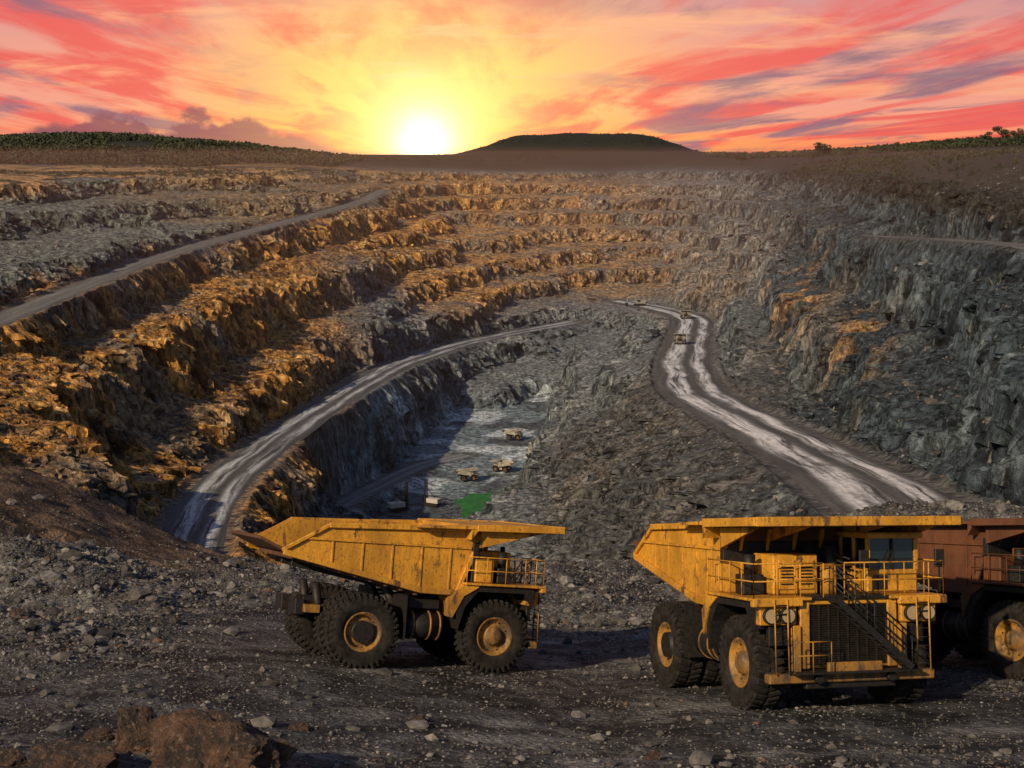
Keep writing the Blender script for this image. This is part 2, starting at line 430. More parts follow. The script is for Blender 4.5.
col = mixc(col, (.12, .11, .10), mk['spur'] * ss(.1, .4, n2) * .7)
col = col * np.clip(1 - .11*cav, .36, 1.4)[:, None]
col = mixc(col, (.16, .21, .24), mk['flo'] * .85)
col = mixc(col, (.40, .45, .49), mk['flo'] * ss(.05, .3, n2))
col = mixc(col, (.075, .09, .10), mk['flo'] * ss(.1, .35, fbm2(x/25, y/25, 3, 140)))
pl = (1 - mk['pit']) * (y > 400)
col = mixc(col, (.045, .042, .026), pl)
tan = ss(-27, -19, z) * ss(1700, 1500, y) * ss(.0, -.06, b0) * (y > 400)
col = mixc(col, (.46, .27, .11), tan * ss(-.25, .1, n1) * .9)
col = mixc(col, (.04, .042, .024), tan * ss(.1, .3, n2))
rt = ss(-30, -18, z) * ss(.12, .2, b0) * (y > 400)
col = mixc(col, (.040, .036, .026), rt * .85)
col = mixc(col, (.022, .022, .014), ss(1650, 1850, y))
col = mixc(col, (.10, .094, .086), ss(4, -1, mk['near']) * .8)
L = mk['ledge']
lc = np.tile(np.array([.052, .053, .055]), (len(x), 1))
lc = mixc(lc, (.085, .085, .084), mk['rough'] * .6)
lc = mixc(lc, (.022, .023, .025), ss(.0, .45, fbm2(x/6, y/3, 4, 111)) * .8)
berm = ss(-17, -25, x) * ss(88, 98, y + 3*n1)
lc = mixc(lc, (.135, .085, .048), berm * .92)
lc = mixc(lc, (.06, .042, .03), berm * ss(.0, .4, n4 + n2) * .7)
lc = mixc(lc, (.15, .148, .142), ss(.2, .45, n4) * .5 * (1 - berm))
col[L] = lc[L]
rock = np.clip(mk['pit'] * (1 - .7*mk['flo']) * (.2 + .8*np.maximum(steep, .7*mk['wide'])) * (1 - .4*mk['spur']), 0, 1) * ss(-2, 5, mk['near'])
rock[L] = .05

def mesh_from(name, V, F4=None, F3=None, smooth=False):
    me = bpy.data.meshes.new(name)
    F = F4 if F4 is not None else F3
    k = F.shape[1]
    me.vertices.add(len(V)); me.vertices.foreach_set("co", V.astype(np.float32).ravel())
    me.loops.add(F.size); me.loops.foreach_set("vertex_index", F.astype(np.int32).ravel())
    me.polygons.add(len(F)); me.polygons.foreach_set("loop_start", np.arange(0, F.size, k, dtype=np.int32))
    try: me.polygons.foreach_set("loop_total", np.full(len(F), k, dtype=np.int32))
    except Exception: pass
    me.polygons.foreach_set("use_smooth", np.full(len(F), smooth, dtype=bool))
    me.update(calc_edges=True)
    return me
def set_col(me, col):
    a = me.color_attributes.new("Col", 'FLOAT_COLOR', 'POINT')
    a.data.foreach_set("color", np.c_[col, np.ones(len(col))].astype(np.float32).ravel())
def link(ob):
    scene.collection.objects.link(ob); return ob
idx = np.arange(R * C).reshape(R, C)
F = np.stack([idx[:-1, :-1], idx[:-1, 1:], idx[1:, 1:], idx[1:, :-1]], -1).reshape(-1, 4)
me = mesh_from("quarry_terrain", P2, F4=F, smooth=True)
fm = dm.reshape(R, C)[:-1, :-1].ravel() < .25
me.polygons.foreach_set("use_smooth", fm)
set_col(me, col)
at = me.attributes.new("rock", 'FLOAT', 'POINT'); at.data.foreach_set("value", rock.astype(np.float32))
me.materials.append(M_TER)
link(bpy.data.objects.new("quarry_terrain", me))

# ------------------------------------------------------------------ roads
def road(name, ctrlp, w, mat):
    P = catmull(ctrlp, 4.0)
    T = np.gradient(P, axis=0); T[:, 2] = 0; T /= np.linalg.norm(T, axis=1, keepdims=True)
    Nn = np.stack([-T[:, 1], T[:, 0], T[:, 2]*0], -1)
    K = 11; s = np.linspace(-.5, .5, K)
    along = np.r_[0, np.cumsum(np.linalg.norm(np.diff(P, axis=0), axis=1))]
    ww = w * (1 + .06*vn2(along/30, along*0, 5))
    V = P[:, None] + Nn[:, None] * (s[None, :, None] * ww[:, None, None])
    V[..., 2] += .32 - .55*(np.abs(s)[None]*2)**6
    nP = len(P)
    ii = np.arange(nP*K).reshape(nP, K)
    F = np.stack([ii[:-1, :-1], ii[:-1, 1:], ii[1:, 1:], ii[1:, :-1]], -1).reshape(-1, 4)[:, ::-1]
    me = mesh_from(name, V.reshape(-1, 3), F4=F, smooth=True)
    uvl = me.uv_layers.new(name="UVMap")
    uvv = np.stack([np.repeat((s+.5)[None], nP, 0), np.repeat(along[:, None], K, 1)], -1).reshape(-1, 2)
    uvl.data.foreach_set("uv", uvv[F.ravel()].astype(np.float32).ravel())
    me.materials.append(mat)
    return link(bpy.data.objects.new(name, me))
road("haul_road", roadA, 18, road_mat("road_dust_sheen_a", (.070, .070, .070), (.52, .55, .58), .25, .38, 9))  # pale tracks: sky reflection off wet ruts painted into the base colour
road("haul_road", roadB, 27, road_mat("road_dust_sheen_b", (.070, .068, .064), (.80, .81, .82), .35, .36, 13))  # near-white tracks likewise paint the wet sheen as colour
road("gravel_ramp", roadC, 13, road_mat("road_dust_c", (.12, .12, .11), (.20, .20, .185), .1))
road("gravel_ramp", roadD, 11, road_mat("road_dust_d", (.13, .145, .155), (.30, .32, .34), .2))
road("gravel_ramp", roadE, 11, road_mat("road_dust_e", (.10, .10, .10), (.16, .155, .15), .1))

# pond on the pit floor
pc = unproject(482, 509, z=FLOOR+.6)
bm = bmesh.new()
vs = [bm.verts.new((pc[0] + (10 + 1.8*math.sin(a*3+1) + 1.2*math.sin(a*5) + .5*math.sin(a*9+2))*math.cos(a), pc[1] + (30 + 4*math.sin(a*2+1) + 2*math.sin(a*7))*math.sin(a), FLOOR+.85)) for a in np.linspace(0, 2*math.pi, 90, endpoint=False)]
bm.faces.new(vs); me = bpy.data.meshes.new("pond"); bm.to_mesh(me)
me.materials.append(simple_mat("green_water", (.018, .15, .018), .45, 0, .03, .4, .35, .12)); link(bpy.data.objects.new("pond", me))

# ------------------------------------------------------------------ loose stones
def ico(sub):
    bm = bmesh.new(); bmesh.ops.create_icosphere(bm, subdivisions=sub, radius=1)
    bm.verts.ensure_lookup_table()
    V = np.array([v.co[:] for v in bm.verts]); F = np.array([[v.index for v in f.verts] for f in bm.faces]); bm.free(); return V, F
def scatter(name, X, Y, size, colf):
    Z, mk = height(X, Y)
    V0, F0 = ico(1)
    n = len(X)
    V = np.repeat(V0[None], n, 0) * (1 + rng.uniform(-.32, .32, (n, len(V0), 1)))
    V *= np.stack([rng.uniform(.7, 1.3, n), rng.uniform(.7, 1.3, n), rng.uniform(.45, .9, n)], -1)[:, None]
    a = rng.uniform(0, 6.28, n); ca, sa = np.cos(a)[:, None], np.sin(a)[:, None]
    V = np.stack([V[..., 0]*ca - V[..., 1]*sa, V[..., 0]*sa + V[..., 1]*ca, V[..., 2]], -1) * size[:, None, None]
    V += np.stack([X, Y, Z + size*.12], -1)[:, None]
    F = F0[None] + (np.arange(n) * len(V0))[:, None, None]
    me = mesh_from(name, V.reshape(-1, 3), F3=F.reshape(-1, 3))
    set_col(me, np.repeat(colf, len(V0), 0))
    me.materials.append(M_STONE)
    return link(bpy.data.objects.new(name, me))
def fan(n, y0, y1, bmax, power=1.0):
    y = y0 + (y1 - y0) * rng.uniform(0, 1, n)**power
    return rng.uniform(-bmax, bmax, n) * (y + 8), y
def stonecol(n):
    g = .030 + .15*rng.uniform(0, 1, n)**2.0
    t = rng.uniform(0, 1, n)
    c = np.stack([g*(1+.18*t), g*(1+.06*t), g*(1-.03*t)], -1)
    red = rng.uniform(0, 1, n) < .02
    c[red] = np.array([.12, .065, .04])
    return c
Xs, Ys = fan(170000, 30, 119, .42, .8)
l, rg_ = ledge_z(Xs, Ys)
bermk = ss(-17, -25, Xs) * ss(88, 98, Ys)
keep = rng.uniform(0, 1, len(Xs)) < (.28 + .72*np.clip(rg_*.9 + ss(.1, .5, fbm2(Xs/5, Ys/5, 3, 9)), 0, 1)) * (1 - .8*bermk)
Xs, Ys, rg_ = Xs[keep], Ys[keep], rg_[keep]
sz = .030 * (rng.pareto(2.8, len(Xs)) + 1); sz = np.minimum(sz, .42) * (.75 + .75*rg_)
scatter("gravel", Xs, Ys, sz, stonecol(len(Xs)))
Yr = rng.uniform(150, 700, 22000); Xr = rng.uniform(-.4, .42, 22000) * Yr
zr, mkr = height(Xr, Yr); kp = (mkr['near'] > 2) & (~mkr['ledge']) & (mkr['flo'] < .3)
scatter("rock_rubble", Xr[kp], Yr[kp], np.minimum(.22*(rng.pareto(3.0, kp.sum()) + 1), 1.6), stonecol(kp.sum())*1.1)

def boulder(cx, cy, s, seed, sink=.3):
    V, F0 = ico(6)
    r = np.random.default_rng(seed)
    for k in range(22):
        d = r.normal(size=3); d /= np.linalg.norm(d); h = r.uniform(.55, .88)
        t = V @ d; V = V - np.maximum(t - h, 0)[:, None] * d[None] * .93
    V = V * (1 + .20*fbm3(V[:, 0]*2.2 + seed, V[:, 1]*2.2, V[:, 2]*3.2, 5, seed, True)[:, None] + .06*cell3(V[:, 0]*4, V[:, 1]*4, V[:, 2]*6, seed)[:, None])
    V = V * np.array(s)[None]
    me = mesh_from("boulder", V, F3=F0); me.materials.append(M_BOULD)
    ob = link(bpy.data.objects.new("boulder", me)); ob.location = (cx, cy, hz(cx, cy) + s[2]*.15)
def gp(u, v):
    k = math.tan(PITCH + math.atan((v - 384)/FOC)); yv = 7.87/(k - .2126); return unproject(u, v, yv)
for (u, v, s, sd) in [(142, 766, (.95, .8, 1.05), 3), (214, 794, (2.2, 1.2, 1.35), 5), (80, 790, (1.2, .9, .6), 8), (100, 760, (.4, .35, .25), 9),
                      (188, 748, (.35, .3, .25), 11), (22, 640, (.5, .45, .35), 12), (300, 738, (.3, .25, .2), 14), (10, 790, (.6, .5, .4), 15),
                      (420, 720, (.3, .25, .15), 17), (652, 750, (.3, .25, .18), 19), (262, 762, (.45, .4, .3), 23)]:
    p = gp(u, v); boulder(p[0], p[1], s, sd)

# ------------------------------------------------------------------ part builder
class Part:
    def __init__(s): s.bm = bmesh.new(); s.mats = []
    def mi(s, m):
        if m not in s.mats: s.mats.append(m)
        return s.mats.index(m)
    def box(s, c, size, mat, rot=None, bev=.018):
        r = bmesh.ops.create_cube(s.bm, size=1); vs = r['verts']
        M = Matrix.Translation(c) @ (rot.to_4x4() if rot else Matrix.Identity(4)) @ Matrix.Diagonal((*size, 1))
        bmesh.ops.transform(s.bm, matrix=M, verts=vs)
        k = s.mi(mat)
        fs = {f for v in vs for f in v.link_faces}
        for f in fs: f.material_index = k
        if bev and min(size) > bev*2.5:
            bmesh.ops.bevel(s.bm, geom=list({e for v in vs for e in v.link_edges}), offset=bev, segments=1, affect='EDGES', clamp_overlap=True, material=-1)
    def bx(s, x0, x1, y0, y1, z0, z1, mat, bev=.018):
        s.box(((x0+x1)/2, (y0+y1)/2, (z0+z1)/2), (abs(x1-x0), abs(y1-y0), abs(z1-z0)), mat, None, bev)
    def bar(s, p0, p1, w, h, mat, bev=0):
        p0 = Vector(p0); p1 = Vector(p1); d = p1 - p0
        q = d.to_track_quat('X', 'Z').to_matrix()
        s.box((p0+p1)/2, (d.length, w, h), mat, q, bev)
    def cyl(s, p0, p1, r, mat, n=14, r2=None, smooth=True):
        p0 = Vector(p0); p1 = Vector(p1); d = p1 - p0
        res = bmesh.ops.create_cone(s.bm, cap_ends=True, segments=n, radius1=r, radius2=r if r2 is None else r2, depth=d.length)
        M = Matrix.Translation((p0+p1)/2) @ d.to_track_quat('Z', 'Y').to_matrix().to_4x4()
        bmesh.ops.transform(s.bm, matrix=M, verts=res['verts'])
        k = s.mi(mat)
        for f in {f for v in res['verts'] for f in v.link_faces}:
            f.material_index = k; f.smooth = smooth and len(f.verts) == 4
    def prism(s, pts, y0, y1, mat):
        a = [s.bm.verts.new((p[0], y0, p[1])) for p in pts]; b = [s.bm.verts.new((p[0], y1, p[1])) for p in pts]
        k = s.mi(mat); n = len(pts); fs = [s.bm.faces.new(a), s.bm.faces.new(b[::-1])]
        for i in range(n): fs.append(s.bm.faces.new((a[i], b[i], b[(i+1) % n], a[(i+1) % n])))
        for f in fs: f.material_index = k
        bmesh.ops.recalc_face_normals(s.bm, faces=fs)
    def lathe(s, prof, mat, n=48, smooth=True):
        k = s.mi(mat); rings = []
        for r, y_ in prof:
            rings.append([s.bm.verts.new((r*math.cos(t), y_, r*math.sin(t))) for t in np.linspace(0, 2*math.pi, n, endpoint=False)])
        fs = []
        for i in range(len(rings)-1):
            for j in range(n):
                f = s.bm.faces.new((rings[i][j], rings[i][(j+1) % n], rings[i+1][(j+1) % n], rings[i+1][j])); f.material_index = k; f.smooth = smooth; fs.append(f)
        bmesh.ops.recalc_face_normals(s.bm, faces=fs)
    def mesh(s, name):
        me = bpy.data.meshes.new(name); s.bm.to_mesh(me); s.bm.free()
        for m in s.mats: me.materials.append(m)
        return me

def wheel(rear):
    p = Part()
    R_, W = 1.40, .46
    prof = [(.74, -W*.80), (.86, -W*.98), (1.05, -W*1.06), (1.22, -W*1.02), (1.33, -W*.88), (R_-.02, -W*.62), (R_, 0),
            (R_-.02, W*.62), (1.33, W*.88), (1.22, W*1.02), (.86, W*.98), (.74, W*.8)]
    p.lathe(prof, M_RUB, 56)
    for i in range(36):
        a = 2*math.pi*i/36
        for sgn, off in ((-1, 0), (1, math.pi/36)):
            t = a + off
            p.box((math.cos(t)*(R_-.015), sgn*.235, math.sin(t)*(R_-.015)), (.12, .40, .15), M_RUB, Matrix.Rotation(-t, 3, 'Y') @ Matrix.Rotation(sgn*.3, 3, 'X'), .02)
            p.box((math.cos(t)*1.27, sgn*.44, math.sin(t)*1.27), (.17, .06, .11), M_RUB, Matrix.Rotation(-t, 3, 'Y'), .015)
    if rear:
        p.lathe([(.76, -W*.82), (.72, -W*.86), (.66, -W*.80), (.62, -.20), (.55, -.16), (.50, -.20), (.42, -.20)], M_RIM, 40)
        p.lathe([(.42, -.20), (.40, .05), (.01, .05)], M_DARK, 32)
        p.lathe([(.24, .02), (.22, -.10), (.01, -.12)], M_RIM, 24)
    else:
        p.lathe([(.76, -W*.82), (.72, -W*.86), (.67, -W*.78), (.62, -.22), (.50, -.16), (.36, -.20), (.33, -.36), (.24, -.42), (.01, -.43)], M_RIM, 40)
    for i in range(16):
        a = 2*math.pi*i/16; rr = .565
        p.cyl((rr*math.cos(a), -.14, rr*math.sin(a)), (rr*math.cos(a), -.235, rr*math.sin(a)), .03, M_DARK if i % 2 else M_RIM, 6)
    p.lathe([(.74, W*.8), (.5, W*.3), (.01, W*.3)], M_DARK, 32)
    return p.mesh("wheel_rear" if rear else "wheel_front")

def make_truck_parts():
    T = {}
    p = Part()
    prof = [(-6.15, 4.30), (-4.35, 5.42), (1.35, 5.62), (1.9, 5.62), (.85, 3.02), (-.6, 3.05)]
    for sgn in (-1, 1):
        p.prism(prof, sgn*2.62, sgn*2.76, M_YEL)
        p.bar((-4.4, sgn*2.84, 5.40), (1.7, sgn*2.84, 5.62), .16, .20, M_YEL, .02)
        p.bar((-6.15, sgn*2.82, 4.36), (-4.35, sgn*2.82, 5.42), .12, .14, M_YEL, .02)
        p.bar((-6.1, sgn*2.82, 4.30), (-.5, sgn*2.82, 3.12), .13, .22, M_YEL, .02)
        p.bar((-.6, sgn*2.82, 3.13), (.9, sgn*2.82, 3.10), .13, .22, M_YEL, .02)
        p.bar((.95, sgn*2.82, 3.1), (1.9, sgn*2.82, 5.5), .13, .18, M_YEL, .02)
        p.bar((-5.3, sgn*2.80, 4.86), (1.45, sgn*2.80, 4.86), .09, .10, M_YEL, .01)
        for i in range(5):
            xa = -4.2 + i*1.2
            zb = 4.30 - (xa + 6.15)*.212
            p.bar((xa, sgn*2.78, zb + .1), (xa, sgn*2.78, 4.84), .05, .08, M_YEL, .01)
    def slab(x0, z0, x1, z1, y, th, mat):
        p.prism([(x0, z0), (x1, z1), (x1, z1 + th), (x0, z0 + th)], -y, y, mat)
    slab(-6.95, 4.72, -6.0, 4.30, 2.55, .12, M_ORG)
    slab(-6.0, 4.30, -.6, 3.08, 2.62, .16, M_ORG)
    slab(-.6, 3.08, .85, 3.02, 2.62, .16, M_ORG)
    p.prism([(.85, 3.02), (1.9, 5.55), (1.72, 5.55), (.7, 3.12)], -2.62, 2.62, M_ORG)
    for i in range(9):
        xa = -5.6 + i*.62
        zb = 4.30 - (xa + 6.0)*.2259
        p.bar((xa, -2.6, zb - .08), (xa, 2.6, zb - .08), .14, .2, M_ORG, .02)
    for yb in (-.75, .75):
        p.bar((-5.2, yb, 3.88), (.6, yb, 2.85), .22, .36, M_DARK, .02)
    for i in range(6):
        yb = -2.3 + i*.92
        p.bar((.95, yb, 3.1), (1.97, yb, 5.5), .1, .14, M_YEL, .01)
    p.prism([(1.35, 5.62), (5.15, 5.74), (5.2, 5.84), (5.15, 5.90), (1.35, 5.76)], -3.4, 3.4, M_YEL)
    p.prism([(1.2, 5.2), (1.5, 5.62), (1.2, 5.62)], -3.35, 3.35, M_YEL)
    for sgn in (-1, 1):
        p.bar((1.4, sgn*3.42, 5.68), (5.15, sgn*3.42, 5.80), .08, .26, M_YEL, .015)
        p.prism([(-1.0, 5.55), (1.4, 5.62), (1.4, 5.74), (-.7, 5.64)], sgn*2.7, sgn*3.38, M_YEL)
        p.prism([(1.75, 5.1), (4.6, 5.66), (1.75, 5.62)], sgn*1.2, sgn*1.3, M_YEL)
        p.prism([(1.75, 4.9), (4.6, 5.66), (1.75, 5.62)], sgn*2.9, sgn*3.0, M_YEL)
    p.bar((5.16, -3.4, 5.80), (5.16, 3.4, 5.80), .1, .28, M_YEL, .02)
    for i in range(5):
        xb = 1.9 + i*.7
        p.bar((xb, -3.3, 5.60 + i*.02), (xb, 3.3, 5.60 + i*.02), .1, .12, M_ORG, .01)
    T['dump_bed'] = p.mesh('dump_bed')
    p = Part()
    for sgn in (-1, 1):
        p.bar((-4.6, sgn*.62, 2.2), (4.2, sgn*.62, 1.95), .28, .62, M_DARK, .03)
        p.cyl((2.7, sgn*1.45, 1.3), (2.55, sgn*1.30, 3.0), .24, M_DARK, 16)
        p.cyl((2.7, sgn*1.45, 1.2), (2.6, sgn*1.36, 2.2), .32, M_YEL, 16)
        p.cyl((2.7, sgn*1.3, 1.45), (2.7, sgn*2.3, 1.45), .36, M_DARK, 20)
        p.cyl((-2.8, sgn*.5, 1.45), (-2.8, sgn*3.0, 1.45), .42, M_DARK, 20)
        p.cyl((-3.9, sgn*.9, 1.6), (-4.2, sgn*.9, 3.1), .17, M_DARK, 12)
        p.cyl((-.6, sgn*1.05, 1.7), (-1.5, sgn*1.05, 3.3), .2, M_DARK, 14)
        p.cyl((-.55, sgn*1.05, 1.6), (-.95, sgn*1.05, 2.4), .28, M_YEL, 14)
        p.bar((.9, sgn*1.3, 1.4), (.9, sgn*1.3, 3.1), .12, .5, M_DARK, .02)
        p.prism([(1.0, 1.7), (1.25, 2.6), (1.75, 3.2), (3.75, 3.2), (4.15, 2.6), (4.15, 3.4), (1.2, 3.4), (.85, 2.6)], sgn*1.75, sgn*3.1, M_DARK)
        p.prism([(.72, 2.15), (1.15, 3.0), (1.75, 3.36), (1.75, 3.43), (1.1, 3.43), (.62, 2.9)], sgn*1.7, sgn*3.15, M_YEL)
        p.bx(-5.1, -4.75, sgn*.5, sgn*1.5, 1.9, 2.5, M_DARK)
        p.bx(-1.15, -1.1, sgn*1.4, sgn*3.0, 1.2, 2.9, M_DARK, 0)
        p.cyl((-.9, sgn*1.7, 2.75), (1.0, sgn*1.7, 3.0), .06, M_DARK, 8)
        p.cyl((-.9, sgn*1.55, 2.6), (1.0, sgn*1.6, 2.8), .05, M_DARK, 8)
    for x_ in (-4.5, -1.2, 1.0, 4.0):
        p.bx(x_-.2, x_+.2, -.75, .75, 1.8, 2.3, M_DARK)
    p.cyl((-2.8, -.7, 1.45), (-2.8, .7, 1.45), .72, M_DARK, 24)
    p.cyl((-2.7, 0, 1.5), (.8, 0, 1.8), .28, M_DARK, 14)
    p.bx(1.1, 3.9, -1.1, 1.1, 1.4, 3.3, M_DARK, .05)
    p.bx(-4.8, -4.2, -1.8, 1.8, 2.0, 2.3, M_YEL)
    p.cyl((-1.0, -2.15, 1.75), (.55, -2.15, 1.75), .55, M_DARK, 24)
    for x_ in (-.7, -.0, .4): p.cyl((x_, -2.15, 1.75), (x_+.08, -2.15, 1.75), .58, M_YEL, 24)
    p.bx(-1.0, .5, 1.65, 2.7, 1.2, 2.3, M_YEL, .08)
    p.bx(-.9, .4, -2.5, -1.6, 2.4, 2.75, M_DARK, .03)
    p.bx(4.25, 4.62, -2.75, 2.75, 1.02, 1.30, M_YEL, .03)
    p.bx(4.05, 4.5, -1.5, 1.5, .82, 1.02, M_DARK, .03)
    p.bx(4.62, 4.78, -.9, .9, 1.30, 1.62, M_YEL, .03)
    p.bx(4.1, 5.0, -2.1, 2.1, 1.31, 1.36, M_DARK, .0)
    for sgn in (-1, 1):
        p.bx(4.3, 4.5, sgn*1.65, sgn*1.9, 1.3, 2.7, M_YEL, .02)
        p.cyl((4.6, sgn*1.2, 1.15), (4.8, sgn*1.2, 1.15), .13, M_DARK, 12)
        p.bar((3.9, sgn*1.5, 1.0), (2.9, sgn*1.9, .95), .16, .16, M_DARK, .02)
    T['chassis'] = p.mesh('chassis')
    p = Part()
    p.bx(4.0, 4.2, -1.45, 1.45, 1.4, 3.42, M_YEL, .03)
    p.bx(4.2, 4.26, -1.28, 1.28, 1.5, 3.3, M_GRIL, .0)
    for i in range(26):
        z_ = 1.54 + i*.068; p.bx(4.26, 4.31, -1.28, 1.28, z_, z_+.026, M_GRIL, 0)
    for i in range(9):
        y_ = -1.28 + i*.32; p.bx(4.26, 4.335, y_-.018, y_+.018, 1.5, 3.3, M_DARK, 0)
    for sgn in (-1, 1):
        p.bx(4.22, 4.40, sgn*1.30, sgn*1.62, 1.4, 3.42, M_YEL, .03)
    p.bx(4.22, 4.38, -1.3, 1.3, 3.3, 3.46, M_YEL, .02)
    T['radiator'] = p.mesh('radiator')
    p = Part()
    for sgn in (-1, 1):
        p.bx(1.15, 4.55, sgn*1.3, sgn*3.25, 3.44, 3.53, M_YEL, .02)
        p.bx(4.40, 4.60, sgn*1.62, sgn*3.25, 3.28, 3.50, M_YEL, .02)
        p.bx(3.95, 4.42, sgn*1.75, sgn*2.95, 2.72, 3.27, M_YEL, .03)
        for k in range(2):
            yl = sgn*(2.08 + k*.54)
            p.cyl((4.40, yl, 3.0), (4.54, yl, 3.0), .25, M_DARK, 20)
            p.cyl((4.54, yl, 3.0), (4.565, yl, 3.0), .205, M_LAMP, 20)
        p.bx(4.1, 4.3, sgn*1.95, sgn*2.6, 2.1, 2.70, M_DARK, .02)
    p.bx(1.5, 4.5, -1.3, 1.3, 3.46, 3.55, M_DARK, .01)
    p.bx(2.1, 3.5, -2.05, -.55, 3.55, 4.75, M_YEL, .04)
    for ya in (-1.9, -1.25):
        p.bx(3.5, 3.56, ya, ya+.55, 3.7, 4.6, M_YEL, .02)
        for i in range(6): p.bx(3.56, 3.59, ya+.08, ya+.47, 3.85+i*.1, 3.89+i*.1, M_DARK, 0)
    p.bx(1.6, 2.4, -3.0, -2.2, 3.55, 4.45, M_YEL, .04)
    p.bx(2.6, 3.2, -2.9, -2.2, 3.55, 4.15, M_DARK, .03)
    p.cyl((2.3, -.2, 3.55), (2.3, -.2, 5.1), .2, M_DARK, 16)
    p.cyl((2.8, .25, 4.0), (2.8, .25, 5.0), .27, M_DARK, 18)
    p.cyl((3.3, -.15, 3.55), (3.3, -.15, 4.45), .24, M_YEL, 18)
    p.cyl((2.9, -2.55, 4.15), (2.9, -2.55, 4.75), .18, M_DARK, 14)
    p.bx(1.5, 1.75, -2.9, 2.9, 3.55, 5.1, M_DARK, .02)
    for i in range(5): p.bar((2.2, -.35 + i*.05, 4.75 + i*.06), (3.6, .5, 3.8 + i*.2), .05, .05, M_DARK)
    T['deck'] = p.mesh('deck')
    p = Part()
    x0, x1, y0, y1, z0, z1 = 2.0, 3.75, 1.0, 2.75, 3.55, 5.35
    p.bx(x0, x1, y0, y1, z0, z0 + .72, M_YEL, .04)
    p.bx(x0+.06, x1-.06, y0+.06, y1-.06, z0+.72, z1-.1, M_GLASS, 0)
    p.bx(x0-.08, x1+.22, y0-.08, y1+.08, z1-.12, z1+.06, M_YEL, .04)
    for xa in (x0+.05, (x0+x1)/2, x1-.05):
        for ya in (y0+.05, y1-.05): p.bx(xa-.06, xa+.06, ya-.06, ya+.06, z0+.7, z1-.1, M_YEL, .01)
    p.bx(x1-.08, x1+.01, (y0+y1)/2-.03, (y0+y1)/2+.03, z0+.72, z1-.12, M_DARK, 0)
    p.bar((x1+.03, y0+.5, z0+.78), (x1+.03, y0+.8, z0+1.3), .03, .03, M_DARK)
    p.bx(x1-.2, x1+.02, y0+.2, y0+.7, z0+.1, z0+.55, M_DARK, .02)
    for sgn, yb in ((1, 3.2), (-1, .6)):
        p.bar((x1+.5, yb, 3.6), (x1+.5, yb, 4.75), .04, .04, M_DARK)
        p.bx(x1+.46, x1+.56, yb-.16, yb+.16, 4.35, 4.9, M_DARK, .02)
    T['cab'] = p.mesh('cab')
    p = Part()
    def rail(pts, zb, h=1.02):
        for i in range(len(pts)-1):
            a = Vector((*pts[i], 0)); b = Vector((*pts[i+1], 0)); L = (b-a).length; n = max(1, round(L/.75))
            for k in range(n+1):
                q = a.lerp(b, k/n); p.cyl((q.x, q.y, zb), (q.x, q.y, zb+h), .02, M_YEL, 6)
            for hh in (.5, h):
                p.cyl((a.x, a.y, zb+hh), (b.x, b.y, zb+hh), .021, M_YEL, 6)
    rail([(1.2, -3.18), (4.5, -3.18), (4.5, -.9)], 3.52)
    rail([(4.5, -.2), (4.5, 3.18), (1.2, 3.18)], 3.52)
    rail([(3.7, -2.1), (3.7, .6)], 3.52, .9)
    rail([(4.95, -2.1), (4.95, -.9)], 1.36, .9)
    for sgn in (-1, 1):
        for k in (0, .42):
            p.cyl((4.7, sgn*(2.15+k), 1.3), (4.62, sgn*(2.15+k), 3.5), .024, M_YEL, 6)
        for i in range(8):
            p.cyl((4.68-.01*i, sgn*2.15, 1.5+i*.26), (4.68-.01*i, sgn*2.57, 1.5+i*.26), .02, M_DARK, 6)
    T['handrails'] = p.mesh('handrails')
    p = Part()
    A = Vector((4.6, -.75, 3.5)); Bq = Vector((4.6, 1.75, 1.42))
    for xo in (0, .42):
        p.bar(A + Vector((xo, 0, 0)), Bq + Vector((xo, 0, 0)), .04, .2, M_DARK, .0)
        for hh in (.5, .95):
            p.cyl(A + Vector((xo, 0, hh)), Bq + Vector((xo, 0, hh)), .022, M_DARK, 6)
        for k in range(5):
            q = A.lerp(Bq, k/4) + Vector((xo, 0, 0)); p.cyl(q, q + Vector((0, 0, .95)), .022, M_DARK, 6)
    for k in range(11):
        q = A.lerp(Bq, (k+.5)/11); p.bx(q.x, q.x+.42, q.y-.12, q.y+.12, q.z-.02, q.z+.02, M_DARK, 0)
    T['stairs'] = p.mesh('stairs')
    return T
TP = make_truck_parts(); WF = wheel(False); WR = wheel(True)
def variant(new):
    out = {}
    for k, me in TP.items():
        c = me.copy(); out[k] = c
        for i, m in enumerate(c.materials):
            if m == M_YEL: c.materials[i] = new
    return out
TPD = variant(M_DUSTY); TPR = variant(M_RUSTY)

